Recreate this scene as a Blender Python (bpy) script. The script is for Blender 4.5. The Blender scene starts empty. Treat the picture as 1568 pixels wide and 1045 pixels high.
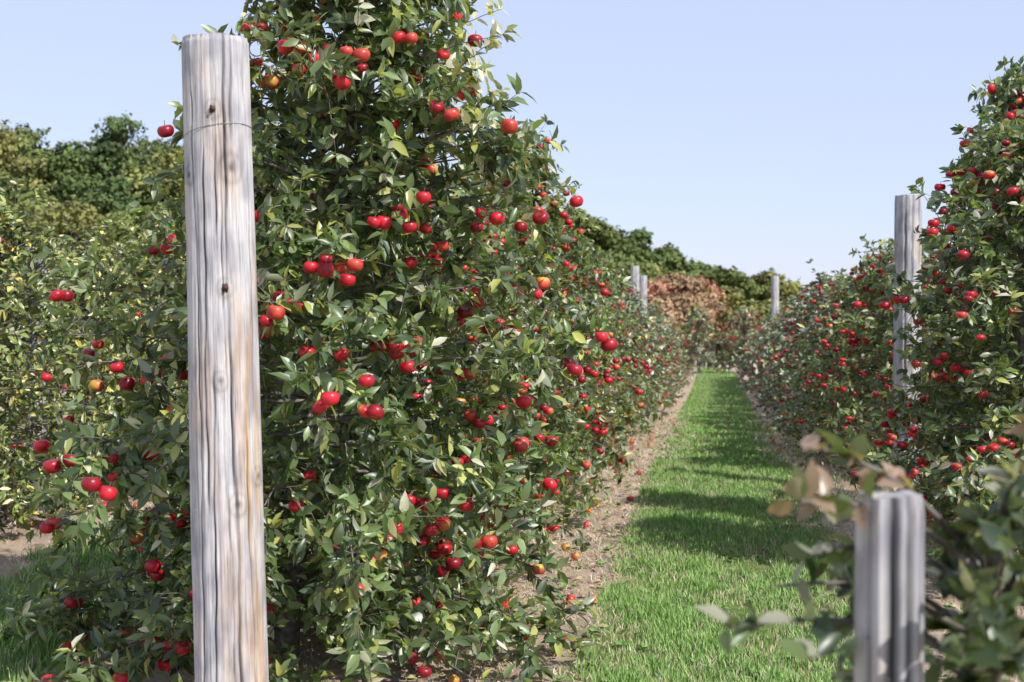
import bpy, math, random
import numpy as np
from mathutils import Vector, Matrix, noise as mnoise

scene = bpy.context.scene
R = np.random.RandomState
CAM_H = 1.7
YAW = math.radians(8.12)
PITCH = math.radians(-1.38)
ROW = 1.87

# ------------------------------------------------------------------ terrain
def sstep(a, b, v):
    t = np.clip((v - a) / (b - a), 0, 1)
    return t * t * (3 - 2 * t)
def zg(x, y):
    return -0.85 * sstep(9, 52, y) - 6.0 * sstep(56, 140, y)

def place(px, py, d):
    xc = (px - 784) / 2178 * d
    zc = (522.5 - py) / 2178 * d
    fy = d * math.cos(PITCH) - zc * math.sin(PITCH)
    fz = d * math.sin(PITCH) + zc * math.cos(PITCH)
    x = -math.sin(YAW) * fy + math.cos(YAW) * xc
    y = math.cos(YAW) * fy + math.sin(YAW) * xc
    return np.array([x, y, CAM_H + fz])

# ------------------------------------------------------------------ materials
def new_mat(name):
    m = bpy.data.materials.new(name)
    m.use_nodes = True
    nt = m.node_tree
    nt.nodes.clear()
    out = nt.nodes.new('ShaderNodeOutputMaterial')
    return m, nt, out
def N(nt, typ, **kw):
    n = nt.nodes.new(typ)
    for k, v in kw.items():
        setattr(n, k, v)
    return n
def ramp(nt, stops, interp='LINEAR'):
    r = nt.nodes.new('ShaderNodeValToRGB')
    r.color_ramp.interpolation = interp
    e = r.color_ramp.elements
    while len(e) < len(stops):
        e.new(0.5)
    for i, (p, c) in enumerate(stops):
        e[i].position = p
        e[i].color = (c[0], c[1], c[2], 1)
    return r
def mixc(nt, a, b, fac, mode='MIX'):
    m = nt.nodes.new('ShaderNodeMix')
    m.data_type = 'RGBA'
    m.blend_type = mode
    for sock, v in ((m.inputs[0], fac), (m.inputs[6], a), (m.inputs[7], b)):
        if isinstance(v, (int, float)):
            sock.default_value = v
        elif isinstance(v, tuple):
            sock.default_value = (*v, 1)
        else:
            nt.links.new(v, sock)
    return m.outputs[2]

def leaf_material(name, tint=(1, 1, 1), rough=0.38, under=(0.33, 0.36, 0.24), trans=0.28, underfac=0.72):
    m, nt, out = new_mat(name)
    at = N(nt, 'ShaderNodeAttribute', attribute_name='Col')
    c = mixc(nt, at.outputs['Color'], tint, 1.0, 'MULTIPLY')
    geo = N(nt, 'ShaderNodeNewGeometry')
    c2 = c
    if underfac > 0:
        mul = N(nt, 'ShaderNodeMath', operation='MULTIPLY')
        nt.links.new(geo.outputs['Backfacing'], mul.inputs[0]); mul.inputs[1].default_value = underfac
        c2 = mixc(nt, c, under, mul.outputs[0])
    p = N(nt, 'ShaderNodeBsdfPrincipled')
    nt.links.new(c2, p.inputs['Base Color'])
    p.inputs['Roughness'].default_value = rough
    p.inputs['Specular IOR Level'].default_value = 0.8 if underfac > 0 else .25
    if trans > 0:
        t = N(nt, 'ShaderNodeBsdfTranslucent')
        tc = mixc(nt, c, (1.9, 2.0, 0.6), 1.0, 'MULTIPLY')
        nt.links.new(tc, t.inputs['Color'])
        ms = N(nt, 'ShaderNodeMixShader'); ms.inputs[0].default_value = trans
        nt.links.new(p.outputs[0], ms.inputs[1]); nt.links.new(t.outputs[0], ms.inputs[2])
        nt.links.new(ms.outputs[0], out.inputs[0])
    else:
        nt.links.new(p.outputs[0], out.inputs[0])
    return m

MAT_LEAF = leaf_material('apple_leaf')
MAT_LEAF_FAR = leaf_material('apple_leaf_plain', trans=0, tint=(1.15, 1.12, 1.1))
MAT_LEAF_Y = leaf_material('apple_leaf_yellowing', tint=(1.45, 1.25, .80), under=(.32, .34, .16), trans=0)
MAT_FOREST = leaf_material('forest_leaf', rough=0.8, trans=0.0, underfac=0.0)
MAT_GRASS = leaf_material('grass_blade', rough=0.55, trans=0.0, underfac=0.0)

def apple_material():
    m, nt, out = new_mat('apple_skin')
    at = N(nt, 'ShaderNodeAttribute', attribute_name='Col')
    tc = N(nt, 'ShaderNodeTexCoord')
    no = N(nt, 'ShaderNodeTexNoise'); no.inputs['Scale'].default_value = 22; no.inputs['Detail'].default_value = 4
    nt.links.new(tc.outputs['Object'], no.inputs['Vector'])
    r = ramp(nt, [(0.35, (0.6, 0.6, 0.6)), (0.65, (1.25, 1.9, 1.4))])
    nt.links.new(no.outputs[0], r.inputs[0])
    c = mixc(nt, at.outputs['Color'], r.outputs[0], 1.0, 'MULTIPLY')
    p = N(nt, 'ShaderNodeBsdfPrincipled')
    nt.links.new(c, p.inputs['Base Color'])
    p.inputs['Roughness'].default_value = 0.36
    nt.links.new(p.outputs[0], out.inputs[0])
    return m
MAT_APPLE = apple_material()

def bark_material():
    m, nt, out = new_mat('apple_bark')
    tc = N(nt, 'ShaderNodeTexCoord')
    no = N(nt, 'ShaderNodeTexNoise'); no.inputs['Scale'].default_value = 25
    nt.links.new(tc.outputs['Object'], no.inputs['Vector'])
    r = ramp(nt, [(0.3, (0.07, 0.06, 0.05)), (0.7, (0.24, 0.21, 0.18))])
    nt.links.new(no.outputs[0], r.inputs[0])
    p = N(nt, 'ShaderNodeBsdfPrincipled'); p.inputs['Roughness'].default_value = 0.85
    nt.links.new(r.outputs[0], p.inputs['Base Color'])
    nt.links.new(p.outputs[0], out.inputs[0])
    return m
MAT_BARK = bark_material()

def wood_material():
    m, nt, out = new_mat('weathered_wood')
    tc = N(nt, 'ShaderNodeTexCoord')
    mp = N(nt, 'ShaderNodeMapping'); mp.inputs['Scale'].default_value = (1, 1, 0.035)
    nt.links.new(tc.outputs['Object'], mp.inputs['Vector'])
    g = N(nt, 'ShaderNodeTexNoise'); g.inputs['Scale'].default_value = 120; g.inputs['Detail'].default_value = 6
    g.inputs['Roughness'].default_value = 0.7
    nt.links.new(mp.outputs[0], g.inputs['Vector'])
    r = ramp(nt, [(0.28, (0.20, 0.185, 0.185)), (0.43, (0.48, 0.46, 0.46)), (0.7, (0.68, 0.655, 0.65))])
    nt.links.new(g.outputs[0], r.inputs[0])
    mp2 = N(nt, 'ShaderNodeMapping'); mp2.inputs['Scale'].default_value = (1, 1, 0.16)
    nt.links.new(tc.outputs['Object'], mp2.inputs['Vector'])
    b = N(nt, 'ShaderNodeTexNoise'); b.inputs['Scale'].default_value = 9; b.inputs['Detail'].default_value = 3
    nt.links.new(mp2.outputs[0], b.inputs['Vector'])
    rb = ramp(nt, [(0.52, (0, 0, 0)), (0.66, (1, 1, 1))])
    nt.links.new(b.outputs[0], rb.inputs[0])
    mm = N(nt, 'ShaderNodeMath', operation='MULTIPLY'); mm.inputs[1].default_value = 0.5
    nt.links.new(rb.outputs[0], mm.inputs[0])
    warm = mixc(nt, r.outputs[0], (1.0, 0.76, 0.53), 1.0, 'MULTIPLY')
    c = mixc(nt, r.outputs[0], warm, mm.outputs[0])
    n3 = N(nt, 'ShaderNodeTexNoise'); n3.inputs['Scale'].default_value = 14
    mp3 = N(nt, 'ShaderNodeMapping'); mp3.inputs['Scale'].default_value = (1, 1, 0.4)
    nt.links.new(tc.outputs['Object'], mp3.inputs['Vector']); nt.links.new(mp3.outputs[0], n3.inputs['Vector'])
    r3 = ramp(nt, [(0.35, (0.70, 0.70, 0.75)), (0.6, (1.08, 1.07, 1.06))])
    nt.links.new(n3.outputs[0], r3.inputs[0])
    c = mixc(nt, c, r3.outputs[0], 1.0, 'MULTIPLY')
    at = N(nt, 'ShaderNodeAttribute', attribute_name='Col')
    c = mixc(nt, c, at.outputs['Color'], 1.0, 'MULTIPLY')
    p = N(nt, 'ShaderNodeBsdfPrincipled'); p.inputs['Roughness'].default_value = 0.8
    p.inputs['Specular IOR Level'].default_value = 0.25
    nt.links.new(c, p.inputs['Base Color'])
    bp = N(nt, 'ShaderNodeBump'); bp.inputs['Strength'].default_value = 0.7; bp.inputs['Distance'].default_value = 0.006
    nt.links.new(g.outputs[0], bp.inputs['Height'])
    nt.links.new(bp.outputs[0], p.inputs['Normal'])
    nt.links.new(p.outputs[0], out.inputs[0])
    return m
MAT_WOOD = wood_material()

def plain(name, col, rough=0.5, metal=0.0):
    m, nt, out = new_mat(name)
    tc = N(nt, 'ShaderNodeTexCoord')
    no = N(nt, 'ShaderNodeTexNoise'); no.inputs['Scale'].default_value = 60
    nt.links.new(tc.outputs['Object'], no.inputs['Vector'])
    r = ramp(nt, [(0.3, tuple(v * 0.6 for v in col)), (0.7, tuple(min(1, v * 1.3) for v in col))])
    nt.links.new(no.outputs[0], r.inputs[0])
    p = N(nt, 'ShaderNodeBsdfPrincipled')
    p.inputs['Roughness'].default_value = rough; p.inputs['Metallic'].default_value = metal
    nt.links.new(r.outputs[0], p.inputs['Base Color']); nt.links.new(p.outputs[0], out.inputs[0])
    return m
MAT_RUST = plain('rusty_iron', (0.10, 0.05, 0.035), 0.7, 0.5)
MAT_WIRE = plain('galvanised_wire', (0.30, 0.29, 0.28), 0.5, 0.8)

def ground_material():
    m, nt, out = new_mat('orchard_ground')
    tc = N(nt, 'ShaderNodeTexCoord')
    sx = N(nt, 'ShaderNodeSeparateXYZ'); nt.links.new(tc.outputs['Object'], sx.inputs[0])
    def noise(scale, detail=4, rough=0.6):
        n = N(nt, 'ShaderNodeTexNoise'); n.inputs['Scale'].default_value = scale
        n.inputs['Detail'].default_value = detail; n.inputs['Roughness'].default_value = rough
        nt.links.new(tc.outputs['Object'], n.inputs['Vector']); return n.outputs[0]
    def math_(op, a, b=None):
        n = N(nt, 'ShaderNodeMath', operation=op)
        for i, v in enumerate((a, b)):
            if v is None: continue
            if isinstance(v, (int, float)): n.inputs[i].default_value = v
            else: nt.links.new(v, n.inputs[i])
        return n.outputs[0]
    x = sx.outputs[0]
    f = math_('FLOORED_MODULO', x, 2 * ROW)
    dist = math_('ABSOLUTE', math_('SUBTRACT', f, ROW))
    wob = math_('MULTIPLY', math_('SUBTRACT', noise(1.3, 5), 0.5), 0.7)
    dist = math_('ADD', dist, wob)
    mr = N(nt, 'ShaderNodeMapRange'); mr.inputs[1].default_value = 1.12; mr.inputs[2].default_value = 1.36
    nt.links.new(dist, mr.inputs[0])
    gr = ramp(nt, [(0.3, (0.07, 0.125, 0.025)), (0.5, (0.17, 0.25, 0.06)), (0.7, (0.36, 0.35, 0.16))])
    nt.links.new(noise(14, 8, 0.75), gr.inputs[0])
    dr = ramp(nt, [(0.3, (0.30, 0.21, 0.15)), (0.5, (0.60, 0.47, 0.345)), (0.68, (0.74, 0.62, 0.49))])
    nt.links.new(noise(40, 8, 0.8), dr.inputs[0])
    big = ramp(nt, [(0.35, (0.75, 0.75, 0.8)), (0.65, (1.12, 1.04, 0.98))])
    nt.links.new(noise(2.5, 3), big.inputs[0])
    dc = mixc(nt, dr.outputs[0], big.outputs[0], 1.0, 'MULTIPLY')
    weeds = ramp(nt, [(0.54, (0, 0, 0)), (0.66, (1, 1, 1))])
    nt.links.new(noise(5, 6, 0.7), weeds.inputs[0])
    dc = mixc(nt, dc, gr.outputs[0], math_('MULTIPLY', weeds.outputs[0], 0.5))
    c = mixc(nt, dc, gr.outputs[0], mr.outputs[0])
    p = N(nt, 'ShaderNodeBsdfPrincipled'); p.inputs['Roughness'].default_value = 0.95
    p.inputs['Specular IOR Level'].default_value = 0.1
    nt.links.new(c, p.inputs['Base Color'])
    bp = N(nt, 'ShaderNodeBump'); bp.inputs['Strength'].default_value = 0.8; bp.inputs['Distance'].default_value = 0.03
    nt.links.new(noise(45, 8, 0.8), bp.inputs['Height']); nt.links.new(bp.outputs[0], p.inputs['Normal'])
    nt.links.new(p.outputs[0], out.inputs[0])
    return m
MAT_GROUND = ground_material()

# ------------------------------------------------------------------ mesh helper
class MB:
    def __init__(self):
        self.v, self.t, self.c, self.m, self.n = [], [], [], [], 0
    def add(self, v, t, c, mi):
        v = np.asarray(v, dtype=np.float32); t = np.asarray(t, dtype=np.int32)
        c = np.asarray(c, dtype=np.float32)
        if c.ndim == 1: c = np.tile(c, (len(v), 1))
        self.v.append(v); self.t.append(t + self.n); self.c.append(c)
        self.m.append(np.full(len(t), mi, np.int32)); self.n += len(v)
    def mesh(self, name, mats, smooth=True):
        v = np.concatenate(self.v); t = np.concatenate(self.t); c = np.concatenate(self.c); mi = np.concatenate(self.m)
        me = bpy.data.meshes.new(name)
        me.vertices.add(len(v)); me.vertices.foreach_set('co', v.ravel())
        me.loops.add(len(t) * 3); me.loops.foreach_set('vertex_index', t.ravel())
        me.polygons.add(len(t))
        me.polygons.foreach_set('loop_start', np.arange(0, len(t) * 3, 3, dtype=np.int32))
        me.polygons.foreach_set('loop_total', np.full(len(t), 3, np.int32))
        me.polygons.foreach_set('material_index', mi)
        me.polygons.foreach_set('use_smooth', np.full(len(t), smooth))
        a = me.attributes.new('Col', 'FLOAT_COLOR', 'POINT')
        a.data.foreach_set('color', np.concatenate([c, np.ones((len(c), 1), np.float32)], 1).ravel())
        for mm in mats: me.materials.append(mm)
        me.update(calc_edges=True)
        return me

def norm(a):
    return a / np.maximum(np.linalg.norm(a, axis=-1, keepdims=True), 1e-9)

LEAF_T = np.array([[0,1,4],[1,2,5],[1,5,4],[2,3,5],[0,6,1],[1,6,7],[1,7,2],[2,7,3]])
LEAF_TL = np.array([[0,1,3],[0,2,1]])
def add_leaves(mb, P, T, Nn, L, col, mi, rs, w=0.24, curl=0.16, lod=False):
    n = len(P)
    T = norm(T); Nn = norm(Nn - (Nn * T).sum(1, keepdims=True) * T); X = np.cross(T, Nn)
    W = w * rs.uniform(0.8, 1.2, n); F = rs.uniform(0.02, 0.16, n); C = curl * rs.uniform(0.2, 2.4, n)
    z = np.zeros(n); o = np.ones(n)
    if lod:
        tx = np.stack([z, z, W, -W], 1); ty = np.stack([z, o, o * .5, o * .5], 1); tz = np.stack([z, -C * .6, F, F], 1)
        V = P[:, None] + L[:, None, None] * (tx[..., None] * X[:, None] + ty[..., None] * T[:, None] + tz[..., None] * Nn[:, None])
        tri = (LEAF_TL[None] + (np.arange(n) * 4)[:, None, None]).reshape(-1, 3)
        mb.add(V.reshape(-1, 3), tri, np.repeat(col, 4, axis=0), mi); return
    tx = np.stack([z, z, z, z, -W, -W * 0.85, W, W * 0.85], 1)
    ty = np.stack([z, o * .35, o * .7, o, o * .32, o * .66, o * .32, o * .66], 1)
    tz = np.stack([z, -C * .1, -C * .45, -C, F - C * .1, F * .8 - C * .42, F - C * .1, F * .8 - C * .42], 1)
    V = P[:, None] + L[:, None, None] * (tx[..., None] * X[:, None] + ty[..., None] * T[:, None] + tz[..., None] * Nn[:, None])
    tri = (LEAF_T[None] + (np.arange(n) * 8)[:, None, None]).reshape(-1, 3)
    mb.add(V.reshape(-1, 3), tri, np.repeat(col, 8, axis=0), mi)

def add_tube(mb, pts, rad, seg, col, mi, cap=False):
    pts = np.asarray(pts, float); k = len(pts)
    T = norm(np.gradient(pts, axis=0))
    ref = np.array([0.3, 0.2, 1.0]) if abs(T[0][2]) < 0.8 else np.array([1.0, 0.1, 0])
    A = norm(np.cross(T, ref)); B = np.cross(T, A)
    th = np.linspace(0, 2 * np.pi, seg, endpoint=False)
    V = pts[:, None] + np.asarray(rad)[:, None, None] * (np.cos(th)[None, :, None] * A[:, None] + np.sin(th)[None, :, None] * B[:, None])
    t = []
    for i in range(k - 1):
        for j in range(seg):
            a = i * seg + j; b = i * seg + (j + 1) % seg
            t += [[a, b, b + seg], [a, b + seg, a + seg]]
    V = V.reshape(-1, 3)
    if cap:
        V = np.concatenate([V, pts[-1:]]); c = len(V) - 1
        for j in range(seg):
            t.append([(k - 1) * seg + j, (k - 1) * seg + (j + 1) % seg, c])
    mb.add(V, t, col, mi)

def apple_template(seg=12, rings=9):
    V = []
    for i in range(rings + 1):
        ph = math.pi * i / rings
        r = math.sin(ph) ** 0.85 * (1.0 + 0.06 * math.cos(ph))
        z = 0.9 * math.cos(ph) - (0.32 * math.exp(-(ph / 0.42) ** 2)) + 0.18 * math.exp(-((math.pi - ph) / 0.4) ** 2)
        for j in range(seg):
            a = 2 * math.pi * j / seg
            V.append((r * math.cos(a), r * math.sin(a), z))
    T = []
    for i in range(rings):
        for j in range(seg):
            a = i * seg + j; b = i * seg + (j + 1) % seg
            T += [[a, a + seg, b + seg], [a, b + seg, b]]
    return np.array(V), np.array(T)
AV, AT = apple_template(14, 10)
AVL, ATL = apple_template(7, 5)
SV = np.array([[.05, 0, .55], [-.03, .04, .55], [-.03, -.04, .55], [.17, 0, 1.3], [.09, .04, 1.3], [.09, -.04, 1.3]])
ST = np.array([[0, 1, 4], [0, 4, 3], [1, 2, 5], [1, 5, 4], [2, 0, 3], [2, 3, 5]])
def add_apples(mb, P, Rd, rs, mi, mi_stem, tilt=0.35, pal=None, lod=False):
    av, at = (AVL, ATL) if lod else (AV, AT)
    for p, r in zip(P, Rd):
        ax = rs.normal(size=3); M = np.array(Matrix.Rotation(rs.normal() * tilt, 3, Vector(ax)))
        V = av * np.array([1, 1, rs.uniform(0.86, 1.05)])
        if pal is None:
            u = rs.rand()
            base = np.array([0.64, 0.012, 0.030]) if u < .55 else (np.array([0.36, 0.006, 0.020]) if u < .88 else np.array([0.68, 0.05, 0.04]))
            base = base * rs.uniform(.75, 1.15)
            c = np.tile(base, (len(V), 1))
            if rs.rand() < 0.22:
                d = norm(rs.normal(size=3)); k = np.clip((V @ d - 0.4) * 1.6, 0, 1)[:, None]
                c = c * (1 - k) + np.array([0.6, 0.28, 0.06]) * k
            k = np.clip(1 - np.hypot(V[:, 0], V[:, 1]) * 2.4, 0, 1)[:, None] * 0.6
            c = c * (1 - k) + np.array([0.3, 0.2, 0.05]) * k
        else:
            c = np.tile(np.array(pal[rs.randint(len(pal))]) * rs.uniform(.8, 1.15), (len(V), 1))
            d = norm(rs.normal(size=3)); k = np.clip((V @ d - 0.1) * 1.2, 0, 1)[:, None]
            c = c * (1 - k) + np.array(pal[rs.randint(len(pal))]) * k
        mb.add(p + (V @ M.T) * r, at, c, mi)
        if not lod: mb.add(p + (SV @ M.T) * r, ST, np.array([.1, .07, .03]), mi_stem)

def leaf_cols(n, rs, pale=0.04, yellow=0.08):
    a = np.array([0.038, 0.074, 0.022]); b = np.array([0.215, 0.290, 0.100])
    u = rs.rand(n, 1) ** 1.1
    c = a * (1 - u) + b * u
    c *= rs.uniform(.8, 1.2, (n, 1))
    k = rs.rand(n)
    c[k < yellow] = np.array([0.44, 0.45, 0.12])
    c[k > 1 - pale] = np.array([0.54, 0.52, 0.38])
    return c

PROF_Z = [0.0, 0.08, 0.16, 0.3, 0.5, 0.68, 0.84, 1.0]
PROF_R = [0.5, 0.78, 0.92, 1.0, 0.90, 0.68, 0.42, 0.14]
PROF_NEAR = [0.85, 1.02, 1.06, 1.04, 0.88, 0.60, 0.42, 0.26]
def make_tree(name, seed, H=2.8, W=1.0, limbs=60, twigs=12, lpt=13, leafL=0.080, apples=90, low=0.3, shoots=7, appleR=0.034, prof=PROF_R, lod=False, pale=.05, lw=.21, lean=(0, 0), side_shoots=0, upow=.95):
    rs = R(seed); mb = MB()
    k = 9; zz = np.linspace(-0.1, H * 0.93, k)
    off = np.cumsum(rs.normal(0, 0.02, (k, 2)), 0); off[0] = 0; off[1] = 0
    off = off + np.array(lean) * (np.clip(zz, 0, None) / H)[:, None]
    trunk = np.column_stack([off, zz])
    add_tube(mb, trunk, np.linspace(0.05, 0.01, k), 8, (1, 1, 1), 1)
    leafP, leafT, leafN, leafS, leafC = [], [], [], [], []
    applesP = []
    twig_tubes = []
    def emit_twig(p0, d, L, out, nl, pale=0.04, scale=1.0):
        d = norm(d)
        q4 = np.linspace(0, 1, 4)
        twig_tubes.append(p0 + d * L * q4[:, None] + np.array([0, 0, -1.0]) * (0.12 * L * q4 ** 2)[:, None])
        s = np.concatenate([rs.uniform(0.05, 1.0, nl - nl // 3), rs.uniform(0.88, 1.02, nl // 3)])
        P = p0 + d * (L * s)[:, None]; P[:, 2] -= 0.12 * L * s ** 2
        rnd = norm(rs.normal(size=(nl, 3)))
        perp = norm(rnd - (rnd @ d)[:, None] * d)
        T = d * rs.uniform(.1, .9, nl)[:, None] + perp * .85 + np.array([0, 0, -.18])
        Nn = np.array([0, 0, 0.62]) + out * 0.5 + rs.normal(size=(nl, 3)) * 0.55
        leafP.append(P); leafT.append(T); leafN.append(Nn)
        leafS.append(leafL * scale * rs.uniform(.6, 1.2, nl))
        leafC.append(leaf_cols(nl, rs, pale=pale) * rs.uniform(0.65, 1.28))
    ga = 2.39996
    for i in range(limbs):
        u = (i + rs.rand()) / limbs
        zc = low + (H - low) * (u ** upow) * 0.97
        az = i * ga + rs.normal() * .25
        out = np.array([math.cos(az), math.sin(az), 0])
        Rm = W * np.interp(zc / H, PROF_Z, prof) * rs.uniform(0.62, 1.18)
        rise = np.interp(zc / H, [0, .35, .7, 1], [0.0, 0.12, 0.35, 0.9]) * Rm + rs.normal() * .05
        z0 = max(0.35, zc - rise * 0.6)
        base = np.array([np.interp(z0, zz, trunk[:, 0]), np.interp(z0, zz, trunk[:, 1]), z0])
        droop = (0.25 if zc < 0.4 * H else 0.1) * Rm
        if zc < 0.3 * H: droop = max(droop, z0 + rise - zc + .05)
        s = np.linspace(0, 1, 6)
        side = np.array([-out[1], out[0], 0]) * rs.normal() * .15 * Rm
        lp = base + out * (Rm * s)[:, None] + side * (s ** 2)[:, None]
        lp[:, 2] += rise * s - droop * s ** 2
        lp[:, 2] = np.maximum(lp[:, 2], 0.12)
        add_tube(mb, lp, np.linspace(0.012, 0.003, 6), 5, (1, 1, 1), 1)
        nt_ = int(twigs * (0.45 + 0.75 * Rm / W))
        for j in range(max(4, nt_)):
            t = min(1.0, rs.uniform(0.12, 1.05) ** 0.7)
            p0 = np.array([np.interp(t, s, lp[:, q]) for q in range(3)])
            d = out * rs.uniform(.1, .7) + norm(rs.normal(size=3)) * .8 + np.array([0, 0, .35 if zc > .4 * H else .0])
            L = rs.uniform(0.10, 0.30)
            if p0[2] + d[2] * L < 0.06: d[2] = abs(d[2])
            emit_twig(p0, d, L, out, rs.randint(int(lpt * .65), int(lpt * 1.3)), pale=pale)
        na = rs.poisson(apples / limbs)
        for j in range(na):
            t = rs.uniform(.6, 1.02 if zc > .25 * H else .88)
            p0 = np.array([np.interp(min(t, 1), s, lp[:, q]) for q in range(3)])
            c = p0 + out * rs.uniform(0.0, .13 if zc > .25 * H else .05) + np.array([0, 0, -rs.uniform(0.03, .10)]) + rs.normal(size=3) * np.array([.09, .09, .04])
            if c[2] < .1: c[2] = .12
            applesP.append(c)
            if rs.rand() < .3:
                applesP.append(c + norm(rs.normal(size=3) * np.array([1, 1, .6])) * appleR * 2.0)
    for i in range(shoots):
        az = rs.rand() * 6.28; out = np.array([math.cos(az), math.sin(az), 0])
        zc = H * rs.uniform(.7, .97)
        rr = W * np.interp(zc / H, PROF_Z, prof) * rs.uniform(.2, .9)
        tx = np.array([np.interp(zc, zz, trunk[:, 0]), np.interp(zc, zz, trunk[:, 1]), zc])
        p0 = tx + out * rr
        add_tube(mb, np.linspace(tx - np.array([0, 0, .15]), p0, 3), [.008, .006, .004], 4, (1, 1, 1), 1)
        L = rs.uniform(.25, .55)
        emit_twig(p0, np.array([0, 0, 1]) + out * rs.uniform(.1, .9), L, out, int(L * 42 * (.5 if lod else 1)), pale=.2, scale=.85)
    for i in range(side_shoots):
        az = rs.uniform(-.7, .5); out = np.array([math.cos(az), math.sin(az), 0])
        zc = H * rs.uniform(.60, .84)
        tx = np.array([np.interp(zc, zz, trunk[:, 0]), np.interp(zc, zz, trunk[:, 1]), zc])
        p0 = tx + out * W * np.interp(zc / H, PROF_Z, prof) * rs.uniform(.55, 1.0)
        add_tube(mb, np.linspace(tx - np.array([0, 0, .1]), p0, 3), [.008, .006, .004], 4, (1, 1, 1), 1)
        L = rs.uniform(.25, .5)
        emit_twig(p0, out * .8 + np.array([0, 0, rs.uniform(.1, .8)]), L, out, int(L * 48), pale=.7, scale=.9)
    keep = []
    for a in applesP:
        if not keep or np.min(np.linalg.norm(np.array(keep) - a, axis=1)) > appleR * 1.85: keep.append(a)
    add_apples(mb, keep, rs.uniform(appleR * .8, appleR * 1.12, len(keep)), rs, 2, 1, lod=lod)
    if not lod:
        for pts in twig_tubes:
            add_tube(mb, pts, [.003, .0027, .0022, .0013], 3, (1, 1, 1), 1)
    add_leaves(mb, np.concatenate(leafP), np.concatenate(leafT), np.concatenate(leafN), np.concatenate(leafS), np.concatenate(leafC), 0, rs, lod=lod, w=lw * (1.15 if lod else 1))
    return mb.mesh(name, [MAT_LEAF_FAR if lod else MAT_LEAF, MAT_BARK, MAT_APPLE])

def link(name, me, loc=(0, 0, 0), rot=0.0, sc=(1, 1, 1), parent=None):
    o = bpy.data.objects.new(name, me)
    o.location = loc; o.rotation_euler = (0, 0, rot); o.scale = sc
    scene.collection.objects.link(o)
    if parent: o.parent = parent
    return o

# ------------------------------------------------------------------ trees
variants = [make_tree('apple_tree_mesh', 100 + i, H=2.7, W=.98, limbs=72, twigs=13, lpt=13, apples=200, shoots=6 + i, pale=.10) for i in range(4)]
far_v = [make_tree('apple_tree_mesh', 200 + i, H=2.7, W=.98, limbs=55, twigs=8, lpt=9, leafL=.125, apples=160, shoots=6 + i, lod=True, pale=.12) for i in range(3)]
near_a = make_tree('apple_tree_mesh', 7, H=3.6, W=1.18, limbs=150, twigs=16, lpt=14, leafL=.088, apples=430, shoots=22, prof=PROF_NEAR, appleR=.036, lw=.195, lean=(.42, 0), low=.10, side_shoots=18, upow=1.12)
near_b = make_tree('apple_tree_mesh', 8, H=3.3, W=.95, limbs=98, twigs=14, lpt=14, leafL=.082, apples=290, shoots=14, pale=.10)
rs = R(5)
def tree(me, x, y, H=None, baseH=2.7, rot=None, w=1.0, mat=None):
    s = 1.0 if H is None else H / baseH
    o = link('apple_tree', me, (x, y, float(zg(x, y))), rs.rand() * 6.28 if rot is None else rot, (w, w, s))
    if mat:
        o.material_slots[0].link = 'OBJECT'; o.material_slots[0].material = mat
    return o
tree(near_a, -ROW - .20, 6.70, rot=0.0)
tree(near_b, -ROW, 8.4, H=2.6, baseH=3.3)
tree(variants[0], -ROW, 9.8, H=2.4)
tree(variants[1], -ROW, 11.1, H=2.75)
tree(near_b, -ROW + .18, 12.4, H=3.25, baseH=3.3, rot=2.0)
y = 13.8; i = 2
while y < 50:
    h_ = rs.uniform(2.3, 2.75) if y < 21 else (rs.uniform(2.25, 2.45) if y < 26 else rs.uniform(1.95, 2.2))
    tree(variants[i % 4] if y < 20 else far_v[i % 3], -ROW + rs.normal() * .05, y, H=h_); i += 1; y += rs.uniform(1.35, 1.6)
tree(near_b, ROW + .16, 9.2, H=2.85, baseH=3.3, rot=1.0)
tree(near_b, ROW + .20, 10.6, H=3.4, baseH=3.3, rot=4.0, w=.86)
tree(variants[2], ROW + .42, 12.1, H=2.0, w=.78)
y = 14.9
while y < 50:
    tree(variants[i % 4] if y < 19 else far_v[i % 3], ROW + rs.normal() * .05, y, H=rs.uniform(2.1, 2.4) if y < 24 else rs.uniform(2.0, 2.25)); i += 1; y += rs.uniform(1.35, 1.6)
pale_vars = [make_tree('apple_tree_mesh', 300 + i, H=2.9, W=1.1, limbs=72, twigs=14, lpt=12, apples=16, shoots=24, low=.2) for i in range(2)]
y = 9.2
while y < 27:
    tree(pale_vars[i % 2] if y < 17 else far_v[i % 3], -3 * ROW + rs.normal() * .06, y, H=rs.uniform(2.2, 2.65), baseH=2.9 if y < 17 else 2.7, mat=MAT_LEAF_Y); i += 1; y += rs.uniform(1.3, 1.6)
y = 20
while y < 44:
    tree(far_v[i % 3], 3 * ROW, y, H=rs.uniform(2.3, 2.7)); i += 1; y += 1.9
for x in np.arange(-4, 7, 1.7):
    tree(far_v[i % 3], x, 55 + rs.normal() * .4, H=rs.uniform(2.4, 2.9), w=1.15); i += 1

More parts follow.
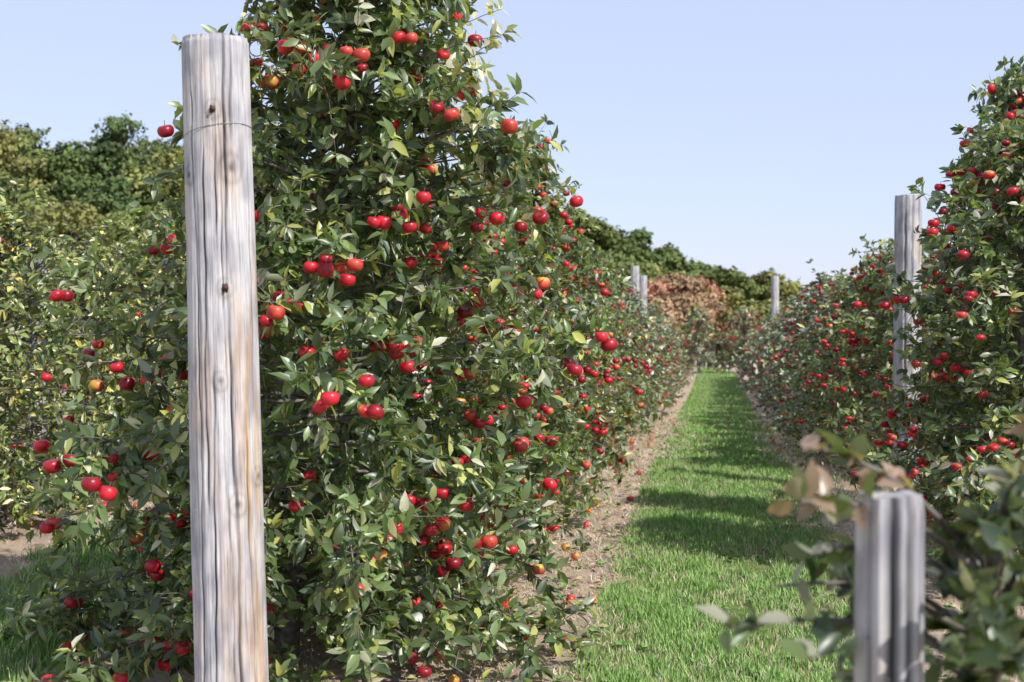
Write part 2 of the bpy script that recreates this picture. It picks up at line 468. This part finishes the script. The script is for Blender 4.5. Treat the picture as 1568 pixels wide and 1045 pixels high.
# ------------------------------------------------------------------ wooden posts
rad = math.radians
v0 = -70.4
def TH(u): return rad(v0) + math.asin(u)
def make_post(name, H, r0, r1, seed, seg=48, rings=60, cracks=(), knots=(), below=0.3, stain=None):
    zz = np.linspace(-below, H, rings); th = np.linspace(0, 2 * np.pi, seg, endpoint=False)
    V = []; C = []
    for iz, z in enumerate(zz):
        t = (z + below) / (H + below)
        for a in th:
            r = r0 * (1 - t) + r1 * t
            ca, sa = math.cos(a), math.sin(a)
            r += 0.045 * r0 * mnoise.noise(Vector((ca * 1.3, sa * 1.3, z * 0.8 + seed)))
            r += 0.0034 * mnoise.noise(Vector((ca * 9, sa * 9, z * 1.2 + seed * 3)))
            r += 0.0018 * mnoise.noise(Vector((ca * 30, sa * 30, z * 2.0)))
            col = 1.0
            for (a0, za, zb, w, dep, ph) in cracks:
                if za < z < zb:
                    ac = a0 + 0.055 * math.sin(z * 2.3 + ph) + 0.02 * math.sin(z * 9.1 + ph * 2) + .012 * math.sin(z * 27 + ph)
                    e = min(1, min(z - za, zb - z) / 0.12)
                    dd = (a - ac + math.pi) % (2 * math.pi) - math.pi
                    g = math.exp(-(dd / (w * (0.4 + 0.6 * e))) ** 2) * e * (0.7 + 0.3 * math.sin(z * 6 + ph))
                    r -= dep * g; col *= 1 - 0.92 * min(1, g)
            for (a0, zk, sz) in knots:
                dd = ((a - a0 + math.pi) % (2 * math.pi) - math.pi) * r0
                q = math.hypot(dd, (z - zk) * 0.9) / sz
                r += 0.007 * math.exp(-q * q) - 0.006 * math.exp(-(q * 2.6) ** 2)
                col *= 1 - 0.6 * math.exp(-(q * 2.2) ** 2) - 0.22 * math.exp(-((q - 1.1) / .25) ** 2)
            if z > H - 0.012: r -= 0.005
            wv = np.array([1., 1., 1.]) * col
            if stain:
                dd = (a - stain[0] + math.pi) % (2 * math.pi) - math.pi
                k_ = math.exp(-(dd / .45) ** 2) * max(0, min(1, (stain[1] - z) / .3)) * max(0, min(1, .8 + 1.8 * mnoise.noise(Vector((ca * 5, sa * 5, z * 2.2)))))
                wv = wv * (1 - k_ * np.array([.05, .30, .55]))
            V.append((r * ca, r * sa, z + (0.008 * mnoise.noise(Vector((ca * 2, sa * 2, seed))) if iz == rings - 1 else 0)))
            C.append(wv)
    V.append((0, 0, H + .002)); C.append(np.array([.8, .8, .8]))
    T = []
    for i_ in range(rings - 1):
        for j in range(seg):
            a = i_ * seg + j; b = i_ * seg + (j + 1) % seg
            T += [[a, b, b + seg], [a, b + seg, a + seg]]
    c = len(V) - 1
    mb = MB(); mb.add(V, T, np.array(C), 0)
    top = np.array(V[(rings - 1) * seg:rings * seg]); capv = np.concatenate([top, [V[c]]])
    mb.add(capv, [[j, (j + 1) % seg, seg] for j in range(seg)], np.full((seg + 1, 3), .8), 0)
    return mb.mesh(name, [MAT_WOOD])

def wire_loop(name, z, r, parent, tilt=0.06, mat=MAT_WIRE, rad=0.0012):
    a = np.linspace(0, 2 * np.pi, 41)
    pts = np.column_stack([r * np.cos(a), r * np.sin(a), z + tilt * np.cos(a + .6)])
    mb = MB(); add_tube(mb, pts, np.full(41, rad), 6, (1, 1, 1), 0)
    return link(name, mb.mesh(name, [mat]), parent=parent)

pt = place(343, 62, 5.47)
POST_H = float(pt[2])
cracks = [
    (TH(.22), -.3, POST_H + .3, .032, .018, 0.3), (TH(-.48), .9, 2.35, .030, .014, 2.1), (TH(-.35), -.3, 1.5, .030, .014, 4.0),
    (TH(.38), 2.3, POST_H + .2, .032, .012, 1.0), (TH(-.72), -.2, 2.6, .024, .010, 5.0), (TH(.0), 1.6, 2.5, .018, .007, 3.3),
    (TH(.62), .1, 1.3, .020, .009, 1.7), (TH(.05), .2, 1.0, .018, .008, .9), (TH(.8), 1.2, 2.4, .018, .008, 2.9), (TH(-.12), 1.9, 2.72, .022, .009, 1.9),
    (1.2, -.3, 2.4, .03, .015, 1), (2.4, .2, 3, .03, .012, 3)]
knots = [(TH(-.12), 2.44, .03), (TH(.1), 1.77, .03), (TH(.35), 2.22, .045), (TH(.3), .95, .035), (TH(-.1), 1.42, .03), (TH(.85), 1.05, .03), (TH(-.85), 2.2, .03)]
pm = make_post('weathered_wood_post', POST_H, .143, .127, 3, seg=240, rings=330, cracks=cracks, knots=knots, stain=(TH(.70), 1.85))
bx, by = -ROW, 5.26
post = link('wooden_post', pm, (bx, by, 0))
post.rotation_euler = (0.0, rad(-1.25), 0)
post.location = (bx + .030, by, 0)
def bolt(u, z):
    a = TH(u); r = .128
    o = np.array([math.cos(a), math.sin(a), 0])
    mb = MB()
    c = o * r + np.array([0, 0, z])
    add_tube(mb, [c - o * .01, c + o * .004], [.018, .018], 14, (1, 1, 1), 0, cap=True)
    add_tube(mb, [c + o * .004, c + o * .013], [.012, .012], 6, (1, 1, 1), 0, cap=True)
    add_tube(mb, [c + o * .013, c + o * .024], [.006, .006], 8, (1, 1, 1), 0, cap=True)
    link('bolt', mb.mesh('bolt', [MAT_RUST]), parent=post)
bolt(-.12, 2.44); bolt(.1, 1.77)
wire_loop('wire_loop', 2.36, .132, post, tilt=.03)
a = np.linspace(0, 5.2, 24)
mb = MB(); add_tube(mb, np.column_stack([.135 + .03 * np.cos(a) , .09 + .0 * a, 2.70 + .03 * np.sin(a)]), np.full(24, .0025), 6, (1, 1, 1), 0)
link('wire_curl', mb.mesh('wire_curl', [MAT_RUST]), parent=post)

gen_cr = [(x, -.3, 3.5, .06, .015, x * 3) for x in (0.2, 1.7, 3.0, 4.1, 5.2)] + [(4.6, .5, 3, .05, .012, 1), (5.6, 1, 3, .05, .012, 2)]
pm2 = make_post('weathered_wood_post', 2.80, .125, .118, 9, seg=72, rings=70, cracks=gen_cr, knots=[(4.4, 2.5, .03), (4.0, 2.0, .03)])
def post_at(x, y, top, w=1.0, rot=0):
    z = float(zg(x, y))
    return link('wooden_post', pm2, (x, y, z), rot, (w, w, (top - z) / 2.8))
post_at(1.72, 13.2, 2.70, rot=.3)
post_at(1.85, 45.0, 2.66, w=1.0, rot=2)
post_at(-1.86, 33.5, 2.66, w=.85, rot=1)
post_at(-1.86, 37.5, 2.52, w=.8, rot=1.6)
post_at(-3 * ROW, 11.2, 2.2, rot=1.6, w=.7)

for x, y0, y1 in ((-ROW, 5.35, 37.5), (ROW, 8.5, 45), (-3 * ROW, 9.0, 30)):
    for z in (1.0, 1.75, 2.2):
        yy = np.linspace(y0, y1, 24)
        mb = MB(); add_tube(mb, np.column_stack([np.full(24, x), yy, z + zg(0, yy)]), np.full(24, .0015), 5, (1, 1, 1), 0)
        link('trellis_wire', mb.mesh('trellis_wire', [MAT_RUST]))

# ------------------------------------------------------------------ foreground post and young tree
fp = place(1362, 757, 2.35)
pm3 = make_post('weathered_wood_post', float(fp[2]), .060, .055, 21, seg=96, rings=60,
                cracks=[(4.75, -.3, 3, .20, .018, 1), (5.3, .2, 3, .12, .012, 2), (4.0, 0, 3, .12, .010, 3), (5.8, 0, 3, .10, .008, 4)], knots=[], stain=(4.2, 1.2))
link('wooden_stake', pm3, (fp[0], fp[1], 0))

def sapling():
    rs_ = R(77); mb = MB()
    base = np.array([fp[0] + .16, fp[1] + .18, 0.0])
    top = base + np.array([.05, .05, 1.25])
    tr = np.linspace(base, top, 6); add_tube(mb, tr, np.linspace(.022, .012, 6), 8, (1, 1, 1), 1)
    tips = [ (1115, 965, 2.35), (1190, 900, 2.5), (1240, 850, 2.35), (1225, 770, 2.25), (1258, 690, 2.3), (1290, 800, 2.5),
             (1240, 1010, 2.3), (1290, 960, 2.5), (1460, 830, 2.5), (1500, 810, 2.4), (1555, 740, 2.3), (1590, 760, 2.4), (1550, 860, 2.2), (1480, 920, 2.4),
             (1530, 960, 2.3), (1590, 920, 2.5), (1470, 1010, 2.2), (1560, 1030, 2.4), (1620, 650, 2.35), (1440, 960, 2.6), (1620, 860, 2.5), (1500, 870, 2.6), (1590, 1000, 2.3), (1340, 1050, 2.55),
             (1520, 1040, 2.6), (1450, 890, 2.55), (1560, 810, 2.55), (1500, 930, 2.2), (1610, 720, 2.6), (1610, 830, 2.3), (1270, 890, 2.6), (1540, 1000, 2.5), (1480, 1050, 2.5), (1290, 1040, 2.6)]
    P_, T_, N_, S_, C_ = [], [], [], [], []
    for k_, (px, py, d) in enumerate(tips):
        tip = place(px, py, d)
        z0 = min(max(tip[2] - .12, .5), 1.2)
        st = base + (top - base) * (z0 / 1.25)
        s = np.linspace(0, 1, 7)[:, None]
        pts = st * (1 - s) + tip * s; pts[:, 2] += .05 * np.sin(s[:, 0] * 3.1)
        add_tube(mb, pts, np.linspace(.008, .003, 7), 5, (1, 1, 1), 1)
        n = rs_.randint(13, 20)
        t = rs_.uniform(.5, 1.03, n)[:, None]
        P = st * (1 - t) + tip * t; P[:, 2] += .05 * np.sin(t[:, 0] * 3.1)
        d_ = norm(tip - st)
        T = d_ * .5 + norm(rs_.normal(size=(n, 3))) * .9 + np.array([0, 0, .15])
        col = leaf_cols(n, rs_, pale=.10, yellow=.05) * .6
        if k_ in (3, 4, 18): col = np.where(rs_.rand(n, 1) < .75, np.array([[.40, .27, .19]]), np.array([[.10, .13, .04]])) * rs_.uniform(.6, 1.1, (n, 1))
        P_.append(P); T_.append(T); N_.append(rs_.normal(size=(n, 3)) * .6 + np.array([0, -.3, .8])); S_.append(rs_.uniform(.04, .075, n)); C_.append(col)
    add_leaves(mb, np.concatenate(P_), np.concatenate(T_), np.concatenate(N_), np.concatenate(S_), np.concatenate(C_), 0, rs_, w=.26)
    return mb.mesh('apple_sapling', [MAT_LEAF, MAT_BARK])
link('apple_sapling', sapling())

# ------------------------------------------------------------------ ground
def ground():
    xs = np.concatenate([[-900, -400, -150, -80], np.linspace(-40, 40, 41), [80, 150, 400, 900]])
    ys = np.concatenate([[-300, -60, -10], np.linspace(0, 150, 101), [200, 400, 900, 1800]])
    V = np.array([(x, y, float(zg(x, y))) for y in ys for x in xs]); nx = len(xs)
    T = []
    for i_ in range(len(ys) - 1):
        for j in range(nx - 1):
            a = i_ * nx + j
            T += [[a, a + 1, a + nx + 1], [a, a + nx + 1, a + nx]]
    mb = MB(); mb.add(V, T, (1, 1, 1), 0)
    return mb.mesh('ground', [MAT_GROUND])
link('ground', ground())

def edge_noise(x, y):
    return 0.10 * np.sin(y * 2.3 + x) + .07 * np.sin(y * 5.1 + 1.3) + .05 * np.sin(y * 11.7 + x * 3)
def grass(name, n, x0, x1, y0, y1, hmin, hmax, wid, seed, palette, ypow=1.0, lie=0.35, dry=.35, soft=.25):
    rs_ = R(seed)
    x = rs_.uniform(x0, x1, n); y = y0 + (y1 - y0) * rs_.rand(n) ** ypow
    mid = (x0 + x1) / 2; half = (x1 - x0) / 2
    q = np.abs(x - mid) - half + .22 + edge_noise(x, y)
    keep = rs_.rand(n) > np.clip(q / soft, 0, .95)
    x, y = x[keep], y[keep]; n = len(x)
    cl = np.array([mnoise.noise(Vector((a * 2.2, b * 1.2, seed))) for a, b in zip(x, y)])
    cl2 = np.array([mnoise.noise(Vector((a * 6, b * 5, seed + 9))) for a, b in zip(x, y)])
    keep = rs_.rand(n) > np.clip(-cl * 1.8 - cl2 * 1.1, 0, .92)
    x, y, cl, cl2 = x[keep], y[keep], cl[keep], cl2[keep]; n = len(x)
    h = rs_.uniform(hmin, hmax, n) * (1 + .5 * cl + .5 * cl2) * (1 + .02 * y)
    w = wid * rs_.uniform(.7, 1.3, n) * (1 + .06 * y)
    az = rs_.rand(n) * 6.283; bd = rs_.rand(n) * 6.283
    lean = h * rs_.uniform(.1, 1.0, n) * lie * 2
    X = np.stack([np.cos(az), np.sin(az), 0 * az], 1) * w[:, None]
    D = np.stack([np.cos(bd), np.sin(bd), 0 * az], 1)
    P = np.stack([x, y, zg(x, y) - .003], 1)
    up = np.array([0, 0, 1.0])
    v0_ = P - X; v1_ = P + X
    m_ = P + up * (h * .6)[:, None] + D * (lean * .35)[:, None]
    v2_ = m_ - X * .75; v3_ = m_ + X * .75
    v4_ = P + up * h[:, None] + D * lean[:, None]
    V = np.stack([v0_, v1_, v2_, v3_, v4_], 1).reshape(-1, 3)
    T = (np.array([[0, 1, 3], [0, 3, 2], [2, 3, 4]])[None] + (np.arange(n) * 5)[:, None, None]).reshape(-1, 3)
    pal = np.array(palette); u = np.clip(rs_.rand(n) + cl * .5, 0, .999)
    c = pal[(u * len(pal)).astype(int)] * rs_.uniform(.8, 1.2, (n, 1))
    dk = rs_.rand(n) < np.clip(dry * (.45 - 1.3 * cl2 - 1.0 * cl), 0, .8)
    c[dk] = np.array([.52, .46, .28]) * rs_.uniform(.7, 1.2, (dk.sum(), 1))
    mb = MB(); mb.add(V, T, np.repeat(c, 5, axis=0), 0)
    return link(name, mb.mesh(name, [MAT_GRASS], smooth=False))
GP = [(.33, .42, .16), (.27, .41, .12), (.22, .38, .09), (.17, .31, .065), (.29, .45, .13)]
SP = [(.62, .50, .37), (.54, .42, .30), (.70, .60, .46), (.42, .30, .21), (.22, .26, .09)]
grass('grass', 130000, -.66, .84, 5.0, 16, .02, .06, .0022, 1, GP, ypow=1.2, soft=.35, dry=.42)
grass('grass', 70000, -.66, .82, 16, 54, .02, .045, .003, 2, GP, dry=.38)
grass('grass', 60000, -4.6, -2.95, 5.5, 20, .03, .08, .003, 3, GP)
grass('dry_grass', 40000, -2.2, -.30, 5.5, 24, .012, .035, .0022, 4, SP, lie=1.6)
grass('dry_grass', 22000, .5, 2.9, 5.5, 24, .015, .06, .0025, 5, SP + GP[:3], lie=.9)
grass('dry_grass', 12000, -7, -4.3, 8, 20, .012, .04, .003, 6, SP, lie=1.6)

def weeds():
    rs_ = R(12); mb = MB(); n0 = 620
    Ps, Ts, Ns, Ss, Cs = [], [], [], [], []
    for k_ in range(n0):
        x = rs_.uniform(-1.0, 1.6); y = 6 + 22 * rs_.rand() ** 1.3
        m_ = rs_.randint(5, 10); a_ = rs_.rand(m_) * 6.28
        T = np.stack([np.cos(a_), np.sin(a_), rs_.uniform(.2, .9, m_)], 1)
        Ps.append(np.tile([x, y, float(zg(x, y)) + .012], (m_, 1))); Ts.append(T)
        Ns.append(np.tile([0, 0, 1.0], (m_, 1)) + rs_.normal(size=(m_, 3)) * .2); Ss.append(rs_.uniform(.025, .06, m_))
        Cs.append(np.tile([.16, .30, .07], (m_, 1)) * rs_.uniform(.7, 1.3))
    add_leaves(mb, np.concatenate(Ps), np.concatenate(Ts), np.concatenate(Ns), np.concatenate(Ss), np.concatenate(Cs), 0, rs_)
    return mb.mesh('weeds', [MAT_GRASS])
link('weeds', weeds())

def fallen():
    rs_ = R(31); mb = MB(); P = []
    for k_ in range(230):
        side = rs_.rand()
        if side < .65: x = -ROW + rs_.normal() * .42 + .50
        elif side < .85: x = ROW + rs_.normal() * .5 - .2
        else: x = -3 * ROW + rs_.normal() * .6 + .6
        if -.62 < x < .7: continue
        y = 6.2 + 30 * rs_.rand() ** 1.1
        P.append((x, y, float(zg(x, y)) + .026))
    pal = [(.60, .03, .03), (.65, .10, .03), (.66, .24, .07), (.60, .04, .03), (.55, .03, .03)]
    add_apples(mb, np.array(P), rs_.uniform(.026, .035, len(P)), rs_, 0, 1, tilt=1.4, pal=pal)
    return mb.mesh('fallen_apples', [MAT_APPLE, MAT_BARK])
link('fallen_apples', fallen())
def litter():
    rs_ = R(33); mb = MB(); n = 5200
    x = np.where(rs_.rand(n) < .6, rs_.uniform(-2.4, -.55, n), rs_.uniform(.75, 2.8, n)); y = 5.5 + 28 * rs_.rand(n) ** 1.2
    P = np.stack([x, y, zg(x, y) + .008], 1); a_ = rs_.rand(n) * 6.28
    T = np.stack([np.cos(a_), np.sin(a_), rs_.uniform(-.05, .3, n)], 1)
    pal = np.array([(.5, .36, .24), (.6, .44, .31), (.38, .25, .16), (.5, .42, .2)])
    add_leaves(mb, P, T, np.tile([0, 0, 1.0], (n, 1)) + rs_.normal(size=(n, 3)) * .3, rs_.uniform(.03, .07, n), pal[rs_.randint(4, size=n)] * rs_.uniform(.7, 1.2, (n, 1)), 0, rs_)
    return mb.mesh('leaf_litter', [MAT_GRASS])
link('leaf_litter', litter())

# ------------------------------------------------------------------ distant wood
def forest():
    rs_ = R(55); mb = MB()
    spec = []
    for px in np.arange(-150, 440, 62):
        top = np.interp(px, [-160, 0, 60, 130, 185, 240, 300, 420], [190, 168, 196, 212, 166, 214, 215, 240])
        spec.append((px + rs_.normal() * 6, top + rs_.uniform(0, 10), 62 + rs_.normal() * 5, 3.1))
        spec.append((px + 30, top + rs_.uniform(25, 50), 66, 2.8))
        spec.append((px + 17, top + rs_.uniform(70, 110), 53 + rs_.normal() * 2, 2.4))
    spec.append((185, 170, 58, 2.0))
    for px in np.arange(430, 1260, 46):
        d = np.interp(px, [400, 850, 1250], [66, 86, 120])
        top = np.interp(px, [430, 700, 850, 900, 960, 1000, 1060, 1110, 1150, 1225, 1260], [240, 300, 300, 320, 345, 362, 380, 408, 404, 440, 475])
        spec.append((px + rs_.normal() * 6, top + rs_.uniform(-4, 8), d + rs_.normal() * 4, 2.7))
        spec.append((px + 20, top + rs_.uniform(16, 30), d + 5, 2.6))
        spec.append((px + 13, top + rs_.uniform(38, 60), d - 12, 2.4))
    GPAL = np.array([(.10, .14, .04), (.15, .18, .05), (.22, .22, .065), (.13, .165, .045), (.075, .11, .035)])
    OR = np.array([(.46, .22, .13), (.40, .20, .12), (.34, .22, .12)])
    specs = [(a, b, c, w_, None) for a, b, c, w_ in spec]
    for px, py, d in ((1005, 424, 66), (1038, 410, 68), (1072, 424, 70), (1055, 446, 64), (1020, 448, 62), (1088, 448, 66)):
        specs.append((px, py, d, 1.8, 'o'))
    for px, py, d in ((1125, 440, 84), (1160, 455, 90)):
        specs.append((px, py, d, 1.9, 'g'))
    for px, py, d, cw, kind in specs:
        top = place(px, py, d); x, y = top[0], top[1]
        zb = float(zg(x, y)); Ht = max(3.0, top[2] - zb)
        add_tube(mb, [(x, y, zb - .3), (x + .1, y, zb + Ht * .4), (x, y, zb + Ht * .8)], [.22, .16, .06], 6, (.1, .08, .06), 1)
        base = (OR if kind == 'o' else GPAL)[rs_.randint(3 if kind == 'o' else 5)]
        cw = min(Ht * .42, cw)
        cc = np.array([x, y, zb + Ht * .60]); ch = Ht * .40
        K = 17
        for k_ in range(K):
            if k_ == 0: q = np.array([0, 0, 1.0])
            else:
                q = norm(rs_.normal(size=3) + np.array([0, 0, .25]))
            lr = cw * rs_.uniform(.24, .42)
            c = cc + q * np.array([cw - lr * .6, cw - lr * .6, ch - lr * .75]) * rs_.uniform(.75, 1.05)
            if c[2] + lr * .7 > zb + Ht: c[2] = zb + Ht - lr * .7
            add_tube(mb, [(x, y, zb + Ht * .35), tuple(c)], [.07, .03], 4, (.1, .08, .06), 1)
            m_ = 480
            dirs = norm(rs_.normal(size=(m_, 3)))
            lump = np.array([mnoise.noise(Vector(u_ * 2.3) + Vector((k_ * 3.1, px * .1, 0))) for u_ in dirs])
            rad_ = lr * (.85 + .7 * lump) * rs_.uniform(.45, 1.1, m_) ** .6
            P = c + dirs * rad_[:, None] * np.array([1.1, 1.1, .72])
            nn = norm(dirs * .9 + rs_.normal(size=(m_, 3)) * .5 + np.array([0, 0, .3]))
            t_ = norm(np.cross(nn, rs_.normal(size=(m_, 3)))); b_ = np.cross(nn, t_)
            s = rs_.uniform(.06, .15, m_)[:, None] * (d / 62)
            V = np.stack([P - t_ * s, P - b_ * s * .7, P + t_ * s, P + b_ * s * .7], 1).reshape(-1, 3)
            T = (np.array([[0, 1, 2], [0, 2, 3]])[None] + (np.arange(m_) * 4)[:, None, None]).reshape(-1, 3)
            cb = base
            if kind == 'o' and rs_.rand() < .2: cb = GPAL[2]
            col = cb * rs_.uniform(.7, 1.35) * rs_.uniform(.7, 1.3, (m_, 1))
            mb.add(V, T, np.repeat(col, 4, axis=0), 0)
    return mb.mesh('distant_trees', [MAT_FOREST, MAT_BARK], smooth=False)
link('distant_trees', forest())

# ------------------------------------------------------------------ light, sky, camera
EL = rad(44)
SX, SY = .80, -.60
sd = Vector((SX, SY, 0)).normalized() * math.cos(EL) + Vector((0, 0, math.sin(EL)))
L = bpy.data.lights.new('sun', 'SUN'); L.energy = 5.0; L.angle = rad(.5); L.color = (1.0, .98, .94)
so = bpy.data.objects.new('sun', L); scene.collection.objects.link(so)
so.rotation_euler = sd.to_track_quat('Z', 'Y').to_euler(); so.location = (10, -10, 15)
w = bpy.data.worlds.new('World'); scene.world = w; w.use_nodes = True
nt = w.node_tree; nt.nodes.clear()
sky = nt.nodes.new('ShaderNodeTexSky'); sky.sky_type = 'NISHITA'; sky.sun_disc = False
sky.sun_elevation = EL; sky.sun_rotation = math.atan2(SX, SY)
sky.air_density = 1.0; sky.dust_density = 0.3; sky.ozone_density = 2.0
hz = mixc(nt, sky.outputs[0], (6.5, 7.2, 10.0), 0.64)
bg = nt.nodes.new('ShaderNodeBackground'); bg.inputs[1].default_value = 0.12
wo = nt.nodes.new('ShaderNodeOutputWorld')
nt.links.new(hz, bg.inputs[0]); nt.links.new(bg.outputs[0], wo.inputs[0])

cd = bpy.data.cameras.new('camera'); cd.lens = 50; cd.sensor_width = 36; cd.clip_end = 5000; cd.clip_start = .05
cd.dof.use_dof = True; cd.dof.focus_distance = 7.2; cd.dof.aperture_fstop = 4.0
co = bpy.data.objects.new('camera', cd); scene.collection.objects.link(co)
co.location = (0, 0, CAM_H); co.rotation_euler = (math.pi / 2 + PITCH, 0, YAW)
scene.camera = co
scene.view_settings.view_transform = 'Standard'; scene.view_settings.look = 'None'; scene.view_settings.exposure = 0
